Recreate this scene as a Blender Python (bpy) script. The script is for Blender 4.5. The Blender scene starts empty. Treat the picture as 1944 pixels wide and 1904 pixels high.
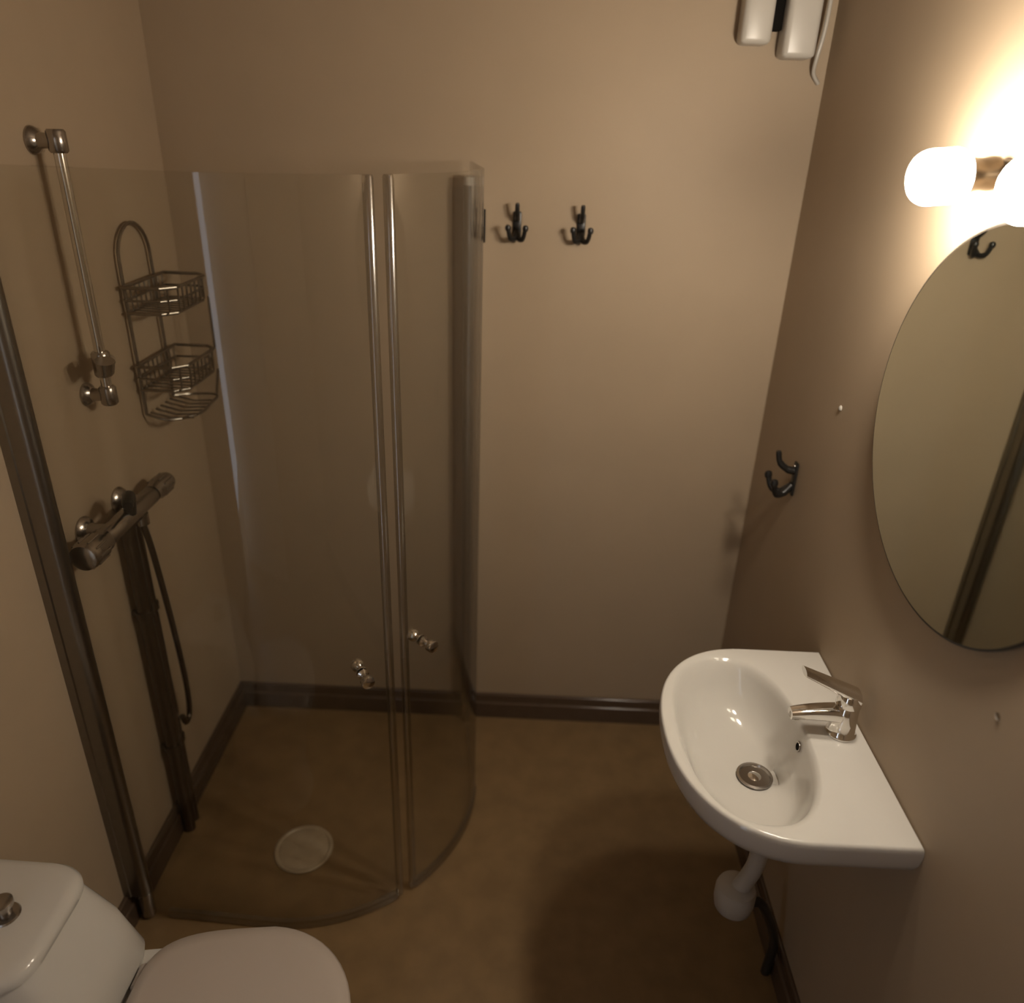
import bpy, bmesh, math
from mathutils import Vector, Matrix

# ---------------------------------------------------------------- camera, world, exposure
SC = bpy.context.scene
COL = SC.collection
CAM_H = 1.8
PITCH, YAW, ROLL, FPX = 0.4492, -0.0162, -0.0355, 1469.68
cam_data = bpy.data.cameras.new('camera')
cam = bpy.data.objects.new('camera', cam_data)
COL.objects.link(cam)
fwd = Vector((math.sin(YAW) * math.cos(PITCH), math.cos(YAW) * math.cos(PITCH), -math.sin(PITCH)))
rgt = Vector((math.cos(YAW), -math.sin(YAW), 0))
dwn = fwd.cross(rgt)
r2 = rgt * math.cos(ROLL) + dwn * math.sin(ROLL)
d2 = dwn * math.cos(ROLL) - rgt * math.sin(ROLL)
M = Matrix.Identity(4)
for i in range(3):
    M[i][0], M[i][1], M[i][2] = r2[i], -d2[i], -fwd[i]
M.translation = Vector((0, 0, CAM_H))
cam.matrix_world = M
cam_data.sensor_fit = 'HORIZONTAL'
cam_data.sensor_width = 36.0
cam_data.lens = FPX / 1944 * 36.0
cam_data.clip_start = 0.02
cam_data.dof.use_dof = True
cam_data.dof.focus_distance = 1.45
cam_data.dof.aperture_fstop = 1.8
SC.camera = cam

world = bpy.data.worlds.new('world')
SC.world = world
world.use_nodes = True
world.node_tree.nodes['Background'].inputs[0].default_value = (0.62, 0.68, 0.80, 1)   # daylight in the hall outside
world.node_tree.nodes['Background'].inputs[1].default_value = 2.6

SC.view_settings.view_transform = 'Standard'
SC.view_settings.look = 'None'
SC.view_settings.gamma = 1.0
SC.view_settings.use_curve_mapping = False
SC.view_settings.exposure = 0.0
SC.cycles.use_denoising = True
SC.cycles.use_adaptive_sampling = True
SC.cycles.adaptive_threshold = 0.05
SC.cycles.max_bounces = 6
SC.cycles.diffuse_bounces = 3
SC.cycles.glossy_bounces = 3
SC.cycles.transparent_max_bounces = 12
LAMP_COL = (1.0, 0.88, 0.73)
LAMP_STRENGTH = 196.0

# ---------------------------------------------------------------- room numbers (metres)
XL, XR, YB, YF, ZC = -0.928, 0.656, 2.063, -0.30, 2.36
PI = math.pi

# ---------------------------------------------------------------- materials
def mat(name, col, rough=0.5, metal=0.0, spec=0.5, noise=0.0, nscale=30.0, bump=0.0, bscale=200.0, coat=0.0):
    m = bpy.data.materials.new(name)
    m.use_nodes = True
    nt = m.node_tree
    b = nt.nodes['Principled BSDF']
    b.inputs['Base Color'].default_value = (*col, 1)
    b.inputs['Roughness'].default_value = rough
    b.inputs['Metallic'].default_value = metal
    b.inputs['Specular IOR Level'].default_value = spec
    b.inputs['Coat Weight'].default_value = coat
    tc = nt.nodes.new('ShaderNodeTexCoord')
    if noise:
        n = nt.nodes.new('ShaderNodeTexNoise')
        n.inputs['Scale'].default_value = nscale
        n.inputs['Detail'].default_value = 3
        nt.links.new(tc.outputs['Object'], n.inputs['Vector'])
        r = nt.nodes.new('ShaderNodeValToRGB')
        r.color_ramp.elements[0].position = 0.3
        r.color_ramp.elements[1].position = 0.7
        r.color_ramp.elements[0].color = (*[c * (1 - noise) for c in col], 1)
        r.color_ramp.elements[1].color = (*[min(1, c * (1 + noise)) for c in col], 1)
        nt.links.new(n.outputs['Fac'], r.inputs['Fac'])
        nt.links.new(r.outputs['Color'], b.inputs['Base Color'])
    if bump:
        n2 = nt.nodes.new('ShaderNodeTexNoise')
        n2.inputs['Scale'].default_value = bscale
        n2.inputs['Detail'].default_value = 4
        nt.links.new(tc.outputs['Object'], n2.inputs['Vector'])
        bp = nt.nodes.new('ShaderNodeBump')
        bp.inputs['Strength'].default_value = bump
        bp.inputs['Distance'].default_value = 0.002
        nt.links.new(n2.outputs['Fac'], bp.inputs['Height'])
        nt.links.new(bp.outputs['Normal'], b.inputs['Normal'])
    return m

def glass_mat(name, tint, rough=0.0, f0=0.05):
    m = bpy.data.materials.new(name)
    m.use_nodes = True
    nt = m.node_tree
    nt.nodes.clear()
    out = nt.nodes.new('ShaderNodeOutputMaterial')
    tr = nt.nodes.new('ShaderNodeBsdfTransparent')
    tr.inputs[0].default_value = (*tint, 1)
    gl = nt.nodes.new('ShaderNodeBsdfGlossy')
    gl.inputs['Roughness'].default_value = rough
    lw = nt.nodes.new('ShaderNodeLayerWeight')
    lw.inputs[0].default_value = 0.5
    pw = nt.nodes.new('ShaderNodeMath'); pw.operation = 'POWER'; pw.inputs[1].default_value = 5.0
    ml = nt.nodes.new('ShaderNodeMath'); ml.operation = 'MULTIPLY_ADD'
    ml.inputs[1].default_value = 1 - f0; ml.inputs[2].default_value = f0
    mx = nt.nodes.new('ShaderNodeMixShader')
    nt.links.new(lw.outputs['Facing'], pw.inputs[0])
    nt.links.new(pw.outputs[0], ml.inputs[0])
    nt.links.new(ml.outputs[0], mx.inputs[0])
    nt.links.new(tr.outputs[0], mx.inputs[1])
    nt.links.new(gl.outputs[0], mx.inputs[2])
    nt.links.new(mx.outputs[0], out.inputs[0])
    return m

def emit_mat(name, col, strength):
    m = bpy.data.materials.new(name)
    m.use_nodes = True
    b = m.node_tree.nodes['Principled BSDF']
    b.inputs['Base Color'].default_value = (0.9, 0.88, 0.84, 1)
    b.inputs['Roughness'].default_value = 0.25
    b.inputs['Emission Color'].default_value = (*col, 1)
    b.inputs['Emission Strength'].default_value = strength
    return m

WALL = mat('painted_wall', (0.38, 0.292, 0.200), 0.55, spec=0.3, noise=0.02, nscale=6)
CEIL = mat('ceiling_paint', (0.33, 0.26, 0.19), 0.7, noise=0.02, nscale=8)
FLOOR = mat('brown_vinyl', (0.215, 0.137, 0.063), 0.42, spec=0.4, noise=0.10, nscale=14)
SKIRT = mat('dark_glossy_skirting', (0.085, 0.055, 0.036), 0.16, spec=0.55, noise=0.06, nscale=20)
CERAMIC = mat('white_ceramic', (0.58, 0.555, 0.51), 0.08, spec=0.5, noise=0.01, nscale=10)
SEATM = mat('white_plastic_seat', (0.45, 0.39, 0.34), 0.22, noise=0.01, nscale=10)
CHROME = mat('chrome', (0.80, 0.78, 0.75), 0.09, metal=1.0, noise=0.02, nscale=40)
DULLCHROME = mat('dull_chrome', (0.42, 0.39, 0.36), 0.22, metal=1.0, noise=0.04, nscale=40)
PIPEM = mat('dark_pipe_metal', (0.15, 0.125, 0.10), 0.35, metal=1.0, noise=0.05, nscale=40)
WIRE = mat('tarnished_wire', (0.30, 0.27, 0.23), 0.30, metal=1.0, noise=0.08, nscale=60)
ALU = mat('shower_aluminium', (0.27, 0.25, 0.22), 0.30, metal=1.0, noise=0.03, nscale=60)
BLACK = mat('black_iron', (0.012, 0.011, 0.010), 0.35, spec=0.5, noise=0.1, nscale=60)
WPLAST = mat('white_plastic', (0.47, 0.44, 0.39), 0.32, noise=0.015, nscale=25)
DRAINM = mat('beige_drain_plastic', (0.40, 0.32, 0.22), 0.38, noise=0.06, nscale=40)
DARKHOLE = mat('dark_opening', (0.006, 0.005, 0.004), 0.8, spec=0.1, noise=0.05, nscale=30)
SEAL = glass_mat('clear_seal_plastic', (0.80, 0.78, 0.73), 0.16, 0.22)
GLASS = glass_mat('shower_glass', (0.957, 0.958, 0.945), 0.0, 0.03)
EDGE = glass_mat('glass_edge', (0.45, 0.50, 0.46), 0.1, 0.15)
MIRROR = mat('mirror_silver', (0.92, 0.98, 0.90), 0.015, metal=1.0)
MEDGE = mat('mirror_dark_edge', (0.03, 0.025, 0.02), 0.3, noise=0.1, nscale=50)
BRASS = mat('lamp_metal', (0.085, 0.066, 0.045), 0.35, metal=1.0, noise=0.04, nscale=60)
OPAL = emit_mat('opal_lamp_glass', LAMP_COL, LAMP_STRENGTH)
DOORM = mat('door_paint', (0.66, 0.60, 0.52), 0.4, noise=0.02, nscale=9)

# ---------------------------------------------------------------- mesh helpers
def finish(name, bm, material, parent=None, smooth=True, angle=40):
    bmesh.ops.remove_doubles(bm, verts=bm.verts, dist=1e-6)
    bmesh.ops.recalc_face_normals(bm, faces=bm.faces)
    me = bpy.data.meshes.new(name)
    bm.to_mesh(me)
    bm.free()
    me.materials.append(material)
    if smooth:
        for p in me.polygons:
            p.use_smooth = True
        try:
            me.set_sharp_from_angle(angle=math.radians(angle))
        except Exception:
            pass
    o = bpy.data.objects.new(name, me)
    COL.objects.link(o)
    if parent is not None:
        o.parent = parent
        o.matrix_parent_inverse = parent.matrix_world.inverted()
    return o

def empty(name, loc, label, cat, group=None):
    e = bpy.data.objects.new(name, None)
    e.empty_display_size = 0.05
    e.location = loc
    COL.objects.link(e)
    e.matrix_world = Matrix.Translation(Vector(loc))
    e['label'] = label
    e['category'] = cat
    if group:
        e['group'] = group
    return e

def tag(o, label, cat, group=None):
    o['label'] = label
    o['category'] = cat
    if group:
        o['group'] = group
    return o

def box(bm, x0, x1, y0, y1, z0, z1, bev=0.0, seg=2):
    v = [bm.verts.new(p) for p in ((x0, y0, z0), (x1, y0, z0), (x1, y1, z0), (x0, y1, z0),
                                   (x0, y0, z1), (x1, y0, z1), (x1, y1, z1), (x0, y1, z1))]
    fs = [(0, 3, 2, 1), (4, 5, 6, 7), (0, 1, 5, 4), (1, 2, 6, 5), (2, 3, 7, 6), (3, 0, 4, 7)]
    faces = [bm.faces.new([v[i] for i in f]) for f in fs]
    if bev:
        edges = list({e for f in faces for e in f.edges})
        bmesh.ops.bevel(bm, geom=edges, offset=bev, segments=seg, affect='EDGES', profile=0.5)
    return bm

def loft(bm, rings, cap0=True, cap1=True, closed=True):
    vs = [[bm.verts.new(p) for p in r] for r in rings]
    n = len(rings[0])
    for a, b in zip(vs[:-1], vs[1:]):
        for i in range(n if closed else n - 1):
            j = (i + 1) % n
            bm.faces.new((a[i], a[j], b[j], b[i]))
    if cap0:
        bm.faces.new(list(reversed(vs[0])))
    if cap1:
        bm.faces.new(vs[-1])
    return vs

def tube(bm, path, rad, seg=12, caps=True, closed=False):
    """round tube along a list of points; rad is a number or one per point"""
    P = [Vector(p) for p in path]
    n = len(P)
    R = rad if isinstance(rad, (list, tuple)) else [rad] * n
    T = []
    for i in range(n):
        if closed:
            t = P[(i + 1) % n] - P[(i - 1) % n]
        else:
            t = P[min(i + 1, n - 1)] - P[max(i - 1, 0)]
        T.append(t.normalized())
    up = Vector((0, 0, 1)) if abs(T[0].z) < 0.9 else Vector((1, 0, 0))
    u = T[0].cross(up).normalized()
    rings = []
    for i in range(n):
        u = (u - T[i] * u.dot(T[i])).normalized()
        w = T[i].cross(u)
        rings.append([P[i] + (u * math.cos(2 * PI * k / seg) + w * math.sin(2 * PI * k / seg)) * R[i] for k in range(seg)])
    if closed:
        rings.append(rings[0])
        loft(bm, rings, False, False)
    else:
        loft(bm, rings, caps, caps)
    return bm

def lathe(bm, prof, origin, axis, seg=32, caps=True):
    """prof: list of (radius, distance along axis)"""
    o = Vector(origin); a = Vector(axis).normalized()
    up = Vector((0, 0, 1)) if abs(a.z) < 0.9 else Vector((1, 0, 0))
    u = a.cross(up).normalized(); w = a.cross(u)
    rings = [[o + a * h + (u * math.cos(2 * PI * k / seg) + w * math.sin(2 * PI * k / seg)) * max(r, 1e-5) for k in range(seg)] for r, h in prof]
    loft(bm, rings, caps, caps)
    return bm

def smooth_path(pts, n=8, closed=False):
    P = [Vector(p) for p in pts]
    out = []
    m = len(P)
    rng = range(m if closed else m - 1)
    for i in rng:
        p0 = P[(i - 1) % m] if closed or i > 0 else P[0] * 2 - P[1]
        p1, p2 = P[i], P[(i + 1) % m]
        p3 = P[(i + 2) % m] if closed or i + 2 < m else P[-1] * 2 - P[-2]
        for k in range(n):
            t = k / n
            out.append(0.5 * ((2 * p1) + (p2 - p0) * t + (2 * p0 - 5 * p1 + 4 * p2 - p3) * t * t + (3 * p1 - p0 - 3 * p2 + p3) * t ** 3))
    if not closed:
        out.append(P[-1])
    return out

def struct(o):
    o['kind'] = 'structure'
    return o

# ---------------------------------------------------------------- the room
bm = bmesh.new(); box(bm, XL - .1, XR + .1, YF - 2.2, YB + .1, -0.1, 0.0); struct(finish('floor', bm, FLOOR, smooth=False))
bm = bmesh.new(); box(bm, XL - .1, XR + .1, YF - .1, YB + .1, ZC, ZC + .1); struct(finish('ceiling', bm, CEIL, smooth=False))
bm = bmesh.new(); box(bm, XL - .1, XR + .1, YB, YB + .1, 0, ZC); struct(finish('wall_back', bm, WALL, smooth=False))
bm = bmesh.new(); box(bm, XL - .1, XL, YF - .1, YB, 0, ZC); struct(finish('wall_left', bm, WALL, smooth=False))
bm = bmesh.new(); box(bm, XR, XR + .1, YF - .1, YB, 0, ZC); struct(finish('wall_right', bm, WALL, smooth=False))
# front wall behind the camera with a doorway that stands ajar
DX0, DX1, DZ = -0.88, -0.16, 2.02
bm = bmesh.new()
box(bm, XL, DX0, YF - .1, YF, 0, ZC); box(bm, DX1, XR, YF - .1, YF, 0, ZC); box(bm, DX0, DX1, YF - .1, YF, DZ, ZC)
struct(finish('wall_front', bm, WALL, smooth=False))
ang = math.radians(20)
bm = bmesh.new(); box(bm, -0.715, 0.0, -0.04, 0.0, 0.01, DZ - .01, 0.003)
lathe(bm, [(.009, 0), (.009, .05), (.012, .05), (.012, .06)], (-0.66, 0, 1.02), (0, 1, 0), 16)
bmesh.ops.transform(bm, matrix=Matrix.Translation((DX1, YF - .06, 0)) @ Matrix.Rotation(ang, 4, 'Z'), verts=bm.verts)
struct(finish('door_1', bm, DOORM))

def skirting(name, pts, inward):
    """low coved skirting: profile swept along one wall"""
    prof = [(0.0, 0.090)]
    prof += [(0.004 + 0.006 * math.sin(k * PI / 12), 0.084 + 0.006 * math.cos(k * PI / 12)) for k in range(7)]
    prof += [(0.0105, 0.064)]
    prof += [(0.0115 + 0.006 * math.sin(k * PI / 12), 0.054 + 0.006 * math.cos(k * PI / 12)) for k in range(7)]
    prof += [(0.018, 0.012), (0.019, 0.0), (0.0, 0.0)]
    b = bmesh.new()
    rings = []
    for p in pts:
        rings.append([Vector((p[0], p[1], 0)) + Vector(inward) * d + Vector((0, 0, h)) for d, h in prof])
    loft(b, rings, True, True)
    return struct(finish(name, b, SKIRT, angle=50))
skirting('baseboard_back', [(XL, YB, 0), (XR, YB, 0)], (0, -1, 0))
skirting('baseboard_left', [(XL, YF, 0), (XL, YB, 0)], (1, 0, 0))
skirting('baseboard_right', [(XR, YF, 0), (XR, YB, 0)], (-1, 0, 0))

# ---------------------------------------------------------------- shower doors
AC, AR = Vector((-0.56, 1.70)), 0.45
GZ0, GZ1 = 0.022, 1.725
HR = Vector((-0.160, YB - 0.040)); HL = Vector((XL + 0.040, 1.268))
A_R, A_L = -45.0, -51.5
def arc(a):
    return Vector((AC.x + AR * math.cos(math.radians(a)), AC.y + AR * math.sin(math.radians(a))))
def right_path():
    p = [HR.lerp(arc(0), t / 6) for t in range(6)]
    return p + [arc(A_R * t / 16) for t in range(17)]
def left_path():
    p = [HL.lerp(arc(-90), t / 6) for t in range(6)]
    return p + [arc(-90 + (A_L + 90) * t / 16) for t in range(17)]
def offset(path, d):
    out = []
    for i, p in enumerate(path):
        t = (path[min(i + 1, len(path) - 1)] - path[max(i - 1, 0)]).normalized()
        out.append(p + Vector((-t.y, t.x)) * d)
    return out
def panel(bm, path, th, z0, z1):
    a, b = offset(path, th / 2), offset(path, -th / 2)
    rings = [[Vector((p.x, p.y, z0)), Vector((q.x, q.y, z0)), Vector((q.x, q.y, z1)), Vector((p.x, p.y, z1))] for p, q in zip(a, b)]
    loft(bm, rings)
def shower_door(path, wall_n, wall_t, foot, label):
    d = empty('shower_door', foot, label, 'shower door', 'curved glass shower doors')
    bm = bmesh.new(); panel(bm, path, 0.006, GZ0, GZ1); finish('glass_panel', bm, GLASS, d, angle=35)
    # edge strip where the doors meet: round clear magnet seal with a slim metal core
    e = path[-1]; t = (path[-1] - path[-2]).normalized()
    c = e + t * 0.006
    bm = bmesh.new(); lathe(bm, [(.0085, GZ0 - .006), (.0095, GZ0), (.0095, GZ1 - .004), (.008, GZ1)], (c.x, c.y, 0), (0, 0, 1), 20)
    finish('edge_seal', bm, SEAL, d)
    # bottom sweep seal
    bm = bmesh.new(); panel(bm, path[1:], 0.011, GZ0 - .016, GZ0 + .008); finish('bottom_seal', bm, SEAL, d)
    # wall profile and round hinge post
    n = Vector(wall_n); s = Vector(wall_t)
    base = Vector(foot)
    bm = bmesh.new()
    prof = []
    for k in range(13):
        a = -PI / 2 + PI * k / 12
        prof.append(n * (0.040 + 0.018 * math.cos(a)) + s * (0.018 * math.sin(a)))
    prof = [s * -0.021 + n * 0.0, s * -0.021 + n * 0.016, s * -0.018 + n * 0.018] + prof + [s * 0.018 + n * 0.018, s * 0.021 + n * 0.016, s * 0.021 + n * 0.0]
    rings = [[base + p + Vector((0, 0, z)) for p in prof] for z in (0.088, 1.672)]
    loft(bm, rings)
    w = finish('wall_profile', bm, ALU, d, angle=30)
    bm = bmesh.new(); lathe(bm, [(.017, 1.672), (.0175, 1.676), (.0165, 1.690), (.008, 1.694)], base + n * 0.040, (0, 0, 1), 24)
    finish('end_cap', bm, WPLAST, w)
    bm = bmesh.new(); lathe(bm, [(.016, 0.008), (.017, .012), (.017, .088)], base + n * 0.040, (0, 0, 1), 24)
    finish('hinge_foot', bm, DULLCHROME, w)
    return d
def knob(path, frac_idx, z, d):
    p = path[frac_idx]
    t = (path[frac_idx + 1] - path[frac_idx - 1]).normalized()
    nrm = Vector((-t.y, t.x, 0))
    for s in (1, -1):
        bm = bmesh.new()
        lathe(bm, [(.012, .003), (.0125, .005), (.0075, .009), (.0075, .018), (.0135, .024), (.0145, .034), (.0135, .038), (.009, .040)], (p.x, p.y, z), nrm * s, 24)
        finish('knob', bm, CHROME, d)
rp, lp = right_path(), left_path()
dR = shower_door(rp, (0, -1, 0), (1, 0, 0), (HR.x, YB, 0.0), 'curved glass shower door hinged on the back wall beside the hooks')
dL = shower_door(lp, (1, 0, 0), (0, 1, 0), (XL, HL.y, 0.0), 'curved glass shower door hinged on the left wall next to the toilet tank')
knob(rp, len(rp) - 3, 0.765, dR)
knob(lp, len(lp) - 4, 0.745, dL)

# ---------------------------------------------------------------- floor drain
dc = Vector((-0.561, 1.482, 0.0))
dr = empty('floor_drain', dc, 'round beige drain cover on the shower floor', 'floor drain')
bm = bmesh.new(); lathe(bm, [(.060, .0005), (.078, .0005), (.079, .003), (.076, .006), (.070, .0065), (.067, .004), (.060, .004)], dc, (0, 0, 1), 48); finish('rim', bm, DRAINM, dr)
bm = bmesh.new(); lathe(bm, [(.066, .001), (.066, .0045), (.062, .0062), (.030, .0075), (.0, .0078)], dc, (0, 0, 1), 48); finish('cover', bm, DRAINM, dr)

# ---------------------------------------------------------------- shower rail on the left wall
ry, rx = 1.535, XL + 0.048
sr = empty('shower_rail', (XL, ry, 1.26), 'chrome sliding rail for a hand shower high on the left wall', 'shower rail')
bm = bmesh.new(); tube(bm, [(rx, ry, 1.255), (rx, ry, 1.762)], 0.0105, 20); finish('rail_tube', bm, CHROME, sr)
for z in (1.752, 1.268):
    bm = bmesh.new()
    lathe(bm, [(.024, .0), (.025, .004), (.022, .010), (.014, .016), (.0125, .05)], (XL, ry, z), (1, 0, 0), 24)
    lathe(bm, [(.014, -.02), (.017, -.016), (.017, .016), (.014, .02)], (rx, ry, z), (0, 0, 1), 24)
    finish('wall_bracket', bm, DULLCHROME, sr)
bm = bmesh.new()
lathe(bm, [(.015, -.026), (.018, -.022), (.018, .022), (.015, .026)], (rx, ry, 1.335), (0, 0, 1), 24)
tube(bm, [(rx, ry, 1.335), (rx + .02, ry - .03, 1.338), (rx + .03, ry - .045, 1.342)], [.012, .011, .012], 16)
lathe(bm, [(.012, -.012), (.016, -.012), (.019, .014), (.015, .014)], (rx + .036, ry - .055, 1.345), (.2, -.2, 1), 20)
sl = finish('slider', bm, DULLCHROME, sr)
bm = bmesh.new(); lathe(bm, [(.008, 0), (.013, .002), (.013, .014), (.010, .017)], (rx, ry + .017, 1.335), (0, 1, 0), 20); finish('lock_knob', bm, CHROME, sl)

# ---------------------------------------------------------------- wire caddy on the left wall near the corner
ca = empty('wire_caddy', (XL, 1.82, 1.13), 'two-tier wire shower caddy with arched top in the left corner', 'shower caddy')
cx = XL + 0.012
ya, yb_ = 1.745, 1.895
bm = bmesh.new()
pts = [(cx, ya, 1.15), (cx, ya, 1.50)]
for k in range(13):
    a = PI - PI * k / 12
    pts.append((cx, (ya + yb_) / 2 + (yb_ - ya) / 2 * math.cos(a), 1.505 + 0.075 * math.sin(a)))
pts += [(cx, yb_, 1.50), (cx, yb_, 1.15)]
tube(bm, pts, 0.0042, 8); finish('arch_frame', bm, WIRE, ca)
def basket(z0, h, y0, y1, dep, nm):
    b = bmesh.new()
    def loop(z, ins):
        x0, x1 = cx + .006, cx + dep - ins
        a0, a1 = y0 + ins, y1 - ins
        c = 0.025
        base = [(x0, a0, z), (x1 - c, a0, z), (x1, a0 + c, z), (x1, a1 - c, z), (x1 - c, a1, z), (x0, a1, z)]
        return base
    tube(b, loop(z0 + h, 0), 0.0040, 8, closed=True)
    tube(b, loop(z0, .006), 0.0034, 8, closed=True)
    tube(b, loop(z0 + h * .5, .003), 0.0028, 8, closed=True)
    o = finish(nm, b, WIRE, ca)
    n = 9
    for k in range(n):
        y = y0 + .012 + (y1 - y0 - .024) * k / (n - 1)
        b = bmesh.new()
        x1 = cx + dep - (.014 if k in (0, n - 1) else 0)
        tube(b, [(cx + .006, y, z0 + h), (cx + .006, y, z0 + .002), (x1 - .008, y, z0), (x1 - .001, y, z0 + .006), (x1, y, z0 + h)], 0.0022, 6)
        finish('wire', b, WIRE, o)
basket(1.395, 0.058, 1.725, 1.935, 0.115, 'basket')
basket(1.215, 0.058, 1.725, 1.935, 0.115, 'basket')
bm = bmesh.new()
tube(bm, [(cx + .113, 1.927, 1.40), (cx + .113, 1.927, 1.27)], .0035, 8); tube(bm, [(cx + .113, 1.927, 1.215), (cx + .10, 1.927, 1.145)], .0035, 8)
finish('front_upright', bm, WIRE, ca)
bm = bmesh.new()
tube(bm, smooth_path([(cx, ya, 1.15), (cx + .05, ya + .005, 1.137), (cx + .10, ya + .06, 1.135), (cx + .105, 1.87, 1.14), (cx + .10, 1.927, 1.145), (cx + .04, 1.93, 1.145), (cx, yb_, 1.15)], 6), .0036, 8)
tr = finish('soap_tray', bm, WIRE, ca)
for k in range(6):
    y = 1.765 + k * .027
    bm = bmesh.new(); tube(bm, [(cx, y, 1.148), (cx + .05, y, 1.136), (cx + .103, y + .006, 1.138)], .0026, 6); finish('wire', bm, WIRE, tr)

# ---------------------------------------------------------------- shower mixer with pipe and hose
mx_, mz = XL + 0.062, 1.005
mi = empty('shower_mixer', (XL, 1.50, 1.0), 'chrome shower mixer with pipes and looped hose on the left wall', 'shower mixer')
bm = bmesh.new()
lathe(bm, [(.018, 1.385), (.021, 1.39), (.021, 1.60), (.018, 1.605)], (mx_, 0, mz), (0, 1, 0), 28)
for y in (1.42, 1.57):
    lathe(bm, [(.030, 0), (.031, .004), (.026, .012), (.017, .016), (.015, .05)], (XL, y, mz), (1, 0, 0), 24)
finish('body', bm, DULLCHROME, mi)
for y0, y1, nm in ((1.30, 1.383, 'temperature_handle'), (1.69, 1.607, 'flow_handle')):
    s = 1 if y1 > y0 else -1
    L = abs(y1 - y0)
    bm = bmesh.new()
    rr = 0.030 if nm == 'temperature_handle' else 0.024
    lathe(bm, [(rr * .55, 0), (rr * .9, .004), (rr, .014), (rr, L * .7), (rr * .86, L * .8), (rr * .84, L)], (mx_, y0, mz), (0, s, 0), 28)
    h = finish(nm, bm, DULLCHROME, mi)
    for k in range(10):
        a = 2 * PI * k / 10
        bm = bmesh.new()
        c = Vector((mx_ + rr * math.cos(a), 0, mz + rr * math.sin(a)))
        tube(bm, [c + Vector((0, y0 + s * .016, 0)), c + Vector((0, y0 + s * L * .66, 0))], .0022, 6)
        finish('grip_rib', bm, DULLCHROME, h)
bm = bmesh.new()   # lever that stands up over the middle of the body
tube(bm, smooth_path([(mx_ + .010, 1.485, mz + .012), (mx_ + .018, 1.478, mz + .05), (mx_ + .03, 1.455, mz + .066), (mx_ + .045, 1.42, mz + .062)], 5), [.013] * 10 + [.012] * 5 + [.010], 16)
finish('lever', bm, BLACK, mi)
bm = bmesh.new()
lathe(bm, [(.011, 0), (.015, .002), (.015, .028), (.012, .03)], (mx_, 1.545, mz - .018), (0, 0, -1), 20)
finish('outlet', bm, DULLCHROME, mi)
for y, r in ((1.535, .0165), (1.569, .0125)):
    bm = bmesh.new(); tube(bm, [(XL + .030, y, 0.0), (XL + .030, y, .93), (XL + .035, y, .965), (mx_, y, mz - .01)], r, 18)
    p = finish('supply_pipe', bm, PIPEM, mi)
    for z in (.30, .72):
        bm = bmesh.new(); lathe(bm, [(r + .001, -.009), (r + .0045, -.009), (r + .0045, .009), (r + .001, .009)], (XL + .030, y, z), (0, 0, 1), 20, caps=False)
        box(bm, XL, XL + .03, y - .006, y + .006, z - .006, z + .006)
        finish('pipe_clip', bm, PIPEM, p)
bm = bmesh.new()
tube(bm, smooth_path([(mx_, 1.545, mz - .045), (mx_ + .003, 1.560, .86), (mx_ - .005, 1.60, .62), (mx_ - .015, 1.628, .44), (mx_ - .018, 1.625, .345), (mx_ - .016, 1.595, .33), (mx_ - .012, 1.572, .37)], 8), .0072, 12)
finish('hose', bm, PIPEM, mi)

# ---------------------------------------------------------------- wash basin
SZ, SYC = 0.800, 1.135
NB = 96
C0 = Vector((0.43, SYC))
def outer_r(th):
    # D-shaped outline: flat back at the wall, straight sides, rounded front
    dx, dy = math.cos(th), math.sin(th)
    hw = 0.2575
    lo, hi = 0.0, 0.6
    def inside(r):
        x, y = C0.x + dx * r, dy * r
        if x > XR - .001: return False
        if abs(y) > hw: return False
        xs = 0.49
        if x < xs:
            return (abs(y) / hw) ** 2.25 + ((xs - x) / (xs - 0.279)) ** 2.25 <= 1
        return True
    for _ in range(40):
        m = (lo + hi) / 2
        if inside(m): lo = m
        else: hi = m
    return lo
def bowl_r(th):
    dx, dy = math.cos(th), math.sin(th)
    ax = 0.118 if dx > 0 else 0.124
    ay = 0.222
    p = 2.3
    return 1.0 / ((abs(dx) / ax) ** p + (abs(dy) / ay) ** p) ** (1 / p)
TH = [2 * PI * k / NB for k in range(NB)]
# make sure both back corners are vertices
ca_ = math.atan2(0.2575, XR - .001 - C0.x)
for target in (ca_, 2 * PI - ca_):
    i = min(range(NB), key=lambda k: abs(TH[k] - target)); TH[i] = target
DRN = Vector((0.470, SYC))
def ring_o(s, z, c=C0, fb=0.0):
    out = []
    for t in TH:
        r = outer_r(t)
        p = Vector((C0.x + r * math.cos(t), SYC + r * math.sin(t)))
        q = c + (p - c) * s
        if fb and p.x > XR - .004:
            q.x = p.x
        out.append((q.x, q.y, z))
    return out
def ring_b(s, z, f):
    c = C0.lerp(DRN, f)
    return [(c.x + bowl_r(t) * s * math.cos(t), c.y + bowl_r(t) * s * math.sin(t), z) for t in TH]
def ring_c(r, z):
    return [(DRN.x + r * math.cos(t), DRN.y + r * math.sin(t), z) for t in TH]
wb = empty('wash_basin', (XR, SYC, SZ), 'white ceramic wash basin mounted on the right wall under the mirror', 'wash basin')
bm = bmesh.new()
CU = Vector((0.50, SYC))
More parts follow.
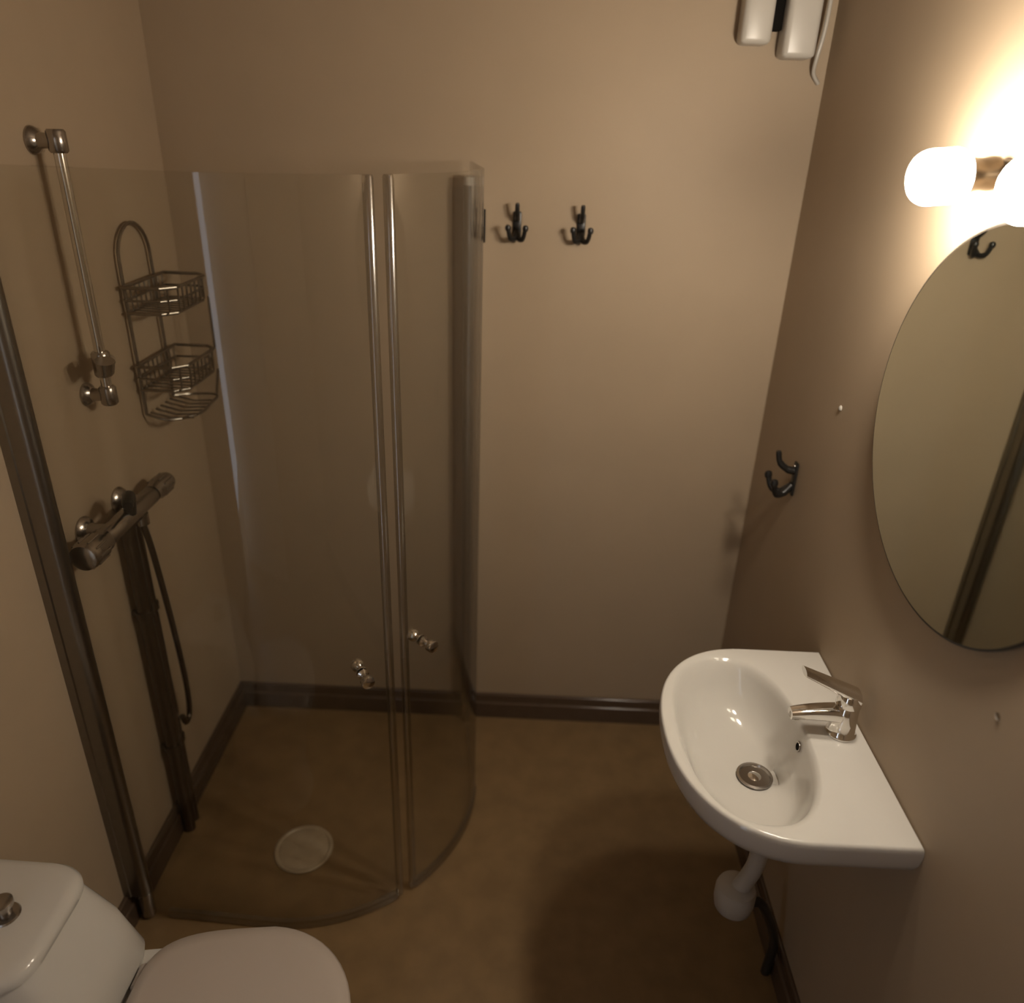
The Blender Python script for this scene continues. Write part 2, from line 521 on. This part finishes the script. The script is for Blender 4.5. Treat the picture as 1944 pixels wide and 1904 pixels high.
rings = [ring_c(.030, .640), ring_c(.055, .640), ring_o(.42, .655, CU, 1), ring_o(.66, .682, CU, 1), ring_o(.84, .712, CU, 1), ring_o(.945, .738, CU, 1), ring_o(.988, .760, CU, 1),
         ring_o(1.0, .778, CU), ring_o(1.0, .788, CU), ring_o(.996, .795, CU), ring_o(.988, .799, CU), ring_o(.975, SZ, CU),
         ring_b(1.03, SZ - .001, 0), ring_b(1.0, SZ - .003, 0), ring_b(.965, SZ - .010, 0), ring_b(.93, SZ - .022, .06), ring_b(.87, SZ - .046, .16), ring_b(.78, SZ - .072, .32),
         ring_b(.62, SZ - .096, .6), ring_b(.42, SZ - .110, .85), ring_c(.045, SZ - .117), ring_c(.030, SZ - .119), ring_c(.028, SZ - .130), ring_c(.030, .655)]
loft(bm, rings, False, False)
sink = finish('basin', bm, CERAMIC, wb, angle=60)
bm = bmesh.new()
lathe(bm, [(.034, -.117 + .0015), (.0345, -.117 + .004), (.030, -.117 + .005), (.023, -.122), (.021, -.130), (0, -.130)], (DRN.x, DRN.y, SZ), (0, 0, 1), 32)
pw = finish('waste_ring', bm, DULLCHROME, wb)
bm = bmesh.new(); lathe(bm, [(.004, -.129), (.004, -.120), (.0125, -.118), (.0125, -.115), (.008, -.1135)], (DRN.x, DRN.y, SZ), (0, 0, 1), 24); finish('waste_plug', bm, CHROME, pw)
bm = bmesh.new()
on = Vector((-0.985, 0, 0.17)).normalized()
oc = Vector((0.5395, SYC, SZ - .036))
lathe(bm, [(.0095, -.004), (.0105, .001), (.0100, .0025), (.0072, .002), (.0068, -.004)], oc, on, 20, caps=False); ov = finish('overflow_ring', bm, DULLCHROME, wb)
bm = bmesh.new(); lathe(bm, [(.0072, -.002), (.0072, .0005)], oc, on, 20); finish('overflow_hole', bm, DARKHOLE, ov)

# mixer tap on the basin
fx, fy = 0.612, SYC + .004
ta = empty('basin_tap', (fx, fy, SZ), 'chrome single-lever tap on the wash basin', 'tap')
bm = bmesh.new(); lathe(bm, [(.027, .0), (.0275, .004), (.024, .008), (.0225, .03), (.0215, .062), (.019, .066)], (fx, fy, SZ), (0, 0, 1), 32); finish('tap_body', bm, CHROME, ta)
bm = bmesh.new()
sp = []
for k in range(9):
    t = k / 8
    c = Vector((fx - .003 - .098 * t, fy, SZ + .045 + .012 * t - .016 * t * t))
    w = .019 - .006 * t; h = .017 - .008 * t
    sp.append([c + Vector((0, math.copysign(abs(math.cos(a)) ** .7, math.cos(a)) * w, math.copysign(abs(math.sin(a)) ** .7, math.sin(a)) * h)) for a in [2 * PI * q / 24 for q in range(24)]])
loft(bm, sp); s_ = finish('spout', bm, CHROME, ta)
bm = bmesh.new(); lathe(bm, [(.009, 0), (.0105, .001), (.0105, .010), (.008, .011)], (fx - .091, fy, SZ + .043), (-.15, 0, -1), 20); finish('aerator', bm, DULLCHROME, s_)
bm = bmesh.new(); lathe(bm, [(.020, .066), (.0225, .069), (.0225, .080), (.019, .092), (.010, .097)], (fx, fy, SZ), (0, 0, 1), 32)
cap = finish('lever_cap', bm, CHROME, ta)
bm = bmesh.new()
lv = []
for k in range(9):
    t = k / 8
    c = Vector((fx + .014 - .102 * t, fy + .012 * t, SZ + .086 + .042 * t))
    w = .020 - .005 * t; h = .015 - .008 * t
    lv.append([c + Vector((0, math.cos(a) * w, math.sin(a) * h)) for a in [2 * PI * q / 20 for q in range(20)]])
loft(bm, lv); finish('lever', bm, CHROME, ta)

# bottle trap under the basin
bt = empty('bottle_trap', (DRN.x, SYC, .12), 'white plastic drain pipe with round trap cup hanging below the wash basin', 'drain trap')
TC = Vector((0.500, 1.171, 0.300))
bm = bmesh.new()
tube(bm, smooth_path([(DRN.x, SYC, .640), (DRN.x + .012, SYC + .002, .585), (DRN.x + .045, SYC + .010, .50), (DRN.x + .052, SYC + .018, .43), (DRN.x + .046, SYC + .028, .37), TC + Vector((0, 0, .01))], 6), .0185, 24)
lathe(bm, [(.020, .612), (.029, .614), (.029, .639), (.020, .640)], (DRN.x, SYC, 0), (0, 0, 1), 28)
finish('drain_pipe', bm, WPLAST, bt)
bm = bmesh.new(); lathe(bm, [(.012, -.045), (.030, -.042), (.040, -.030), (.0435, -.010), (.0435, .018), (.040, .030), (.026, .037), (.018, .038)], TC, (0, 0, 1), 36); finish('trap_cup', bm, WPLAST, bt)
bm = bmesh.new()
tube(bm, smooth_path([TC + Vector((.03, 0, -.02)), TC + Vector((.07, .01, -.04)), (XR - .03, TC.y + .03, .12), (XR - .03, TC.y + .03, .0)], 6), .011, 16)
finish('outlet_pipe', bm, MEDGE, bt)

# ---------------------------------------------------------------- round mirror
MY, MZ, MR = 1.066, 1.415, 0.300
mr = empty('wall_mirror', (XR, MY, MZ - MR), 'large round frameless mirror above the wash basin', 'mirror')
bm = bmesh.new(); lathe(bm, [(MR - .010, .002), (MR, .002), (MR, .0062), (MR - .010, .0068)], (XR, MY, MZ), (-1, 0, 0), 128, caps=True); finish('backing_edge', bm, MEDGE, mr, angle=20)
bm = bmesh.new(); lathe(bm, [(MR - .004, .0066), (MR - .004, .0074)], (XR, MY, MZ), (-1, 0, 0), 128); finish('mirror_glass', bm, MIRROR, mr, angle=20)
MTILT = math.radians(1.5)     # the far edge stands a little off the wall
mr.matrix_world = Matrix.Translation((XR - math.sin(MTILT) * MR, MY, MZ - MR)) @ Matrix.Rotation(MTILT, 4, 'Z')
bm = bmesh.new(); box(bm, XR - .010, XR, MY + .10, MY + .13, MZ - .02, MZ + .02); finish('wall_spacer', bm, MEDGE, mr, smooth=False)

# ---------------------------------------------------------------- wall lamp
LY, LZ = 1.079, 1.765
wl = empty('wall_lamp', (XR, LY, LZ), 'wall lamp with two glowing white glass shades above the mirror', 'lamp')
bm = bmesh.new(); box(bm, XR - .014, XR, LY - .150, LY + .150, LZ - .018, LZ + .018, .006, 3); finish('wall_bar', bm, BRASS, wl)
for s in (1, -1):
    o_ = Vector((XR - .010, LY + s * .122, LZ)); ax_ = Vector((-1, 0, -.10))
    bm = bmesh.new(); lathe(bm, [(.014, 0), (.0225, .003), (.0235, .012), (.0215, .024), (.0235, .040), (.027, .045), (.024, .048)], o_, ax_, 32)
    so = finish('socket', bm, BRASS, wl)
    bm = bmesh.new()
    R_ = .0368
    prof = [(.022, .045), (.031, .047), (R_ - .002, .053), (R_, .060), (R_, .093)]
    for k in range(1, 9):
        a = k / 8 * PI / 2
        prof.append((R_ - .026 + .026 * math.cos(a), .093 + .026 * math.sin(a)))
    prof.append((0.0, .1195))
    lathe(bm, prof, o_, ax_, 40)
    finish('glass_shade', bm, OPAL, wl)

# ---------------------------------------------------------------- black hooks
def make_hook(label):
    h = empty('wall_hook', (0, 0, 0), label, 'hook', 'black wall hooks')
    bm = bmesh.new(); box(bm, -.0105, .0105, -.006, 0, -.038, .030, .004, 2); finish('back_plate', bm, BLACK, h)
    bm = bmesh.new()
    tube(bm, smooth_path([(0, -.005, .012), (0, -.020, .016), (0, -.036, .030), (0, -.042, .052)], 6), [.0075] * 6 + [.0065] * 6 + [.0055] * 6 + [.0045], 12)
    finish('upper_prong', bm, BLACK, h)
    for s in (-1, 1):
        bm = bmesh.new()
        tube(bm, smooth_path([(0, -.005, -.018), (s * .006, -.022, -.034), (s * .016, -.038, -.030), (s * .0215, -.046, -.006)], 6), [.0075] * 6 + [.0065] * 6 + [.0055] * 6 + [.0055], 12)
        lathe(bm, [(.002, -.008), (.006, -.006), (.0078, 0), (.006, .006), (.002, .008)], (s * .0215, -.046, -.006), (0, 0, 1), 14)
        finish('side_prong', bm, BLACK, h)
    for z in (.022, -.030):
        bm = bmesh.new(); lathe(bm, [(.004, 0), (.0038, .0015), (.001, .0025)], (0, -.006, z), (0, -1, 0), 12); finish('screw', bm, DULLCHROME, h)
    return h
def copy_thing(root, label):
    r = root.copy(); COL.objects.link(r); r['label'] = label
    for c in root.children:
        k = c.copy(); COL.objects.link(k); k.parent = r
    return r
h1 = make_hook('black double-prong hook on the back wall, left one of the pair')
h1.location = (-0.045, YB, 1.583)
h2 = copy_thing(h1, 'black double-prong hook on the back wall, right one of the pair')
h2.location = (0.116, YB, 1.583)
h3 = copy_thing(h1, 'black double-prong hook low on the right wall beside the mirror')
h3.location = (XR, 1.735, 1.062); h3.rotation_euler = (0, 0, -PI / 2); h3.scale = (1.25, 1.25, 1.25)
h4 = empty('wall_hook', (-0.128, YB, 1.573), 'slim black hook tight against the shower door post', 'hook', 'black wall hooks')
bm = bmesh.new(); box(bm, -.131, -.125, YB - .004, YB, 1.535, 1.615, .001, 1); finish('back_plate', bm, BLACK, h4)
bm = bmesh.new(); tube(bm, smooth_path([(-.128, YB - .003, 1.552), (-.128, YB - .018, 1.543), (-.128, YB - .026, 1.556), (-.128, YB - .028, 1.576)], 5), .0032, 10); finish('prong', bm, BLACK, h4)

# ---------------------------------------------------------------- white wall unit by the ceiling
hu = empty('wall_unit', (.52, YB, 1.96), 'cream wall unit with two panels and dark slot high in the corner', 'wall unit')
def rounded_panel(x0, x1, z0, z1, dep, nm):
    b = bmesh.new(); box(b, x0, x1, YB - dep, YB, z0, z1, .012, 3); return finish(nm, b, WPLAST, hu)
rounded_panel(.438, .506, 1.985, 2.20, .060, 'side_panel')
rounded_panel(.532, .606, 1.960, 2.20, .068, 'side_panel')
bm = bmesh.new(); box(bm, .505, .533, YB - .030, YB, 2.015, 2.20, .004, 2); finish('dark_slot', bm, DARKHOLE, hu)
bm = bmesh.new(); box(bm, .425, .618, YB - .022, YB, 2.17, 2.215, .006, 2); finish('top_bracket', bm, WPLAST, hu)
bm = bmesh.new()
tube(bm, smooth_path([(.600, YB - .03, 2.19), (.622, YB - .035, 2.16), (.624, YB - .045, 2.07), (.622, YB - .045, 2.01), (.618, YB - .038, 1.965), (.622, YB - .02, 1.935), (.640, YB - .008, 1.915)], 8), .0045, 10)
finish('cable', bm, WPLAST, hu)

# ---------------------------------------------------------------- toilet
TY = 0.785
tl = empty('toilet', (-.60, TY, 0), 'white close-coupled toilet with closed lid against the left wall', 'toilet')
def egg(x0, x1, hw, z, n=56, back=0.86, c=TY, pw=.42):
    """egg outline: x0 = rear, x1 = front tip, hw = half width, back = share of hw kept at the rear"""
    out = []
    xm = x0 + (x1 - x0) * .55
    for k in range(n):
        a = 2 * PI * k / n
        ca, sa = math.cos(a), math.sin(a)
        if ca >= 0:
            x = xm + (x1 - xm) * ca; y = hw * sa
        else:
            p = abs(ca) ** .5
            x = xm + (x0 - xm) * p
            y = hw * math.copysign(abs(sa) ** pw, sa) * (1 - (1 - back) * p)
        out.append((x, c + y, z))
    return out
SX0, SX1, SHW = -.655, -.258, .176
bm = bmesh.new()
loft(bm, [egg(-.86, -.34, .105, 0.0), egg(-.86, -.335, .11, .02), egg(-.84, -.38, .10, .12), egg(-.84, -.34, .125, .24), egg(-.86, -.285, .150, .34), egg(-.88, -.272, .158, .375, back=.70), egg(-.88, -.275, .155, .39, back=.70)])
finish('bowl', bm, CERAMIC, tl, angle=60)
bm = bmesh.new()
loft(bm, [egg(SX0 + .01, SX1 - .008, SHW - .008, .392), egg(SX0, SX1, SHW, .396), egg(SX0, SX1, SHW, .406), egg(SX0 + .004, SX1 - .004, SHW - .004, .410)])
finish('seat', bm, SEATM, tl, angle=60)
bm = bmesh.new()
loft(bm, [egg(SX0 + .012, SX1 - .008, SHW - .008, .4115), egg(SX0 + .006, SX1 - .001, SHW - .001, .414), egg(SX0 + .006, SX1, SHW, .420), egg(SX0 + .010, SX1 - .005, SHW - .005, .427), egg(SX0 + .03, SX1 - .03, SHW - .03, .4315), egg(SX0 + .12, SX1 - .12, SHW - .10, .433)])
ld = finish('lid', bm, SEATM, tl, angle=60)
for s in (-1, 1):
    bm = bmesh.new(); lathe(bm, [(.008, -.022), (.0105, -.020), (.0105, .020), (.008, .022)], (SX0 + .006, TY + s * .075, .405), (0, 1, 0), 18); finish('hinge', bm, SEATM, ld)
def tank_ring(xf, hf, hb, z, xb=XL + .004, c=TY + .036, rnd=.035):
    base = [(xb, -hb), (xb, hb), (xf - .05, hb * .35 + hf * .65 + .012), (xf - .012, hf), (xf, hf - .03), (xf, -hf + .03), (xf - .012, -hf), (xf - .05, -(hb * .35 + hf * .65 + .012))]
    P = [Vector((x, c + y, z)) for x, y in base]
    out = []
    n = len(P)
    # keep the straight back, round the rest
    for i in range(n):
        a, b, d = P[i - 1], P[i], P[(i + 1) % n]
        if i in (0, 1):
            r = .012
        else:
            r = .022
        u = (a - b); v = (d - b)
        ra = min(r, u.length * .48); rb = min(r, v.length * .48)
        p0 = b + u.normalized() * ra; p2 = b + v.normalized() * rb
        for k in range(6):
            t = k / 5
            out.append(p0 * (1 - t) ** 2 + b * 2 * t * (1 - t) + p2 * t * t)
    return out
bm = bmesh.new()
loft(bm, [tank_ring(-.666, .110, .125, .388), tank_ring(-.662, .112, .127, .41), tank_ring(-.690, .104, .122, .50), tank_ring(-.735, .092, .116, .580)])
finish('tank', bm, CERAMIC, tl, angle=50)
bm = bmesh.new()
loft(bm, [tank_ring(-.737, .092, .116, .580), tank_ring(-.732, .096, .120, .583), tank_ring(-.732, .096, .120, .594), tank_ring(-.738, .090, .114, .602), tank_ring(-.752, .076, .100, .607, XL + .02), tank_ring(-.80, .04, .05, .609, XL + .06)])
tk = finish('tank_lid', bm, CERAMIC, tl, angle=60)
bm = bmesh.new(); lathe(bm, [(.022, .606), (.024, .610), (.022, .613), (.012, .615), (.012, .628), (.018, .632), (.018, .640), (.013, .643)], (-.822, TY + .040, 0), (0, 0, 1), 28); finish('flush_knob', bm, DULLCHROME, tk)

# ---------------------------------------------------------------- small fixings left in the right wall
bm = bmesh.new(); lathe(bm, [(.006, 0), (.006, .002), (.0035, .004), (.001, .0042)], (XR, 1.566, 1.294), (-1, 0, 0), 16)
tag(finish('wall_plug', bm, WPLAST), 'tiny white wall plug on the right wall above the low hook', 'wall plug')
bm = bmesh.new(); lathe(bm, [(.0055, 0), (.0055, .0015), (.003, .0022), (.001, .0023)], (XR, .841, 1.102), (-1, 0, 0), 16)
tag(finish('wall_screw', bm, DULLCHROME), 'tiny dull screw head on the right wall below the mirror', 'screw')
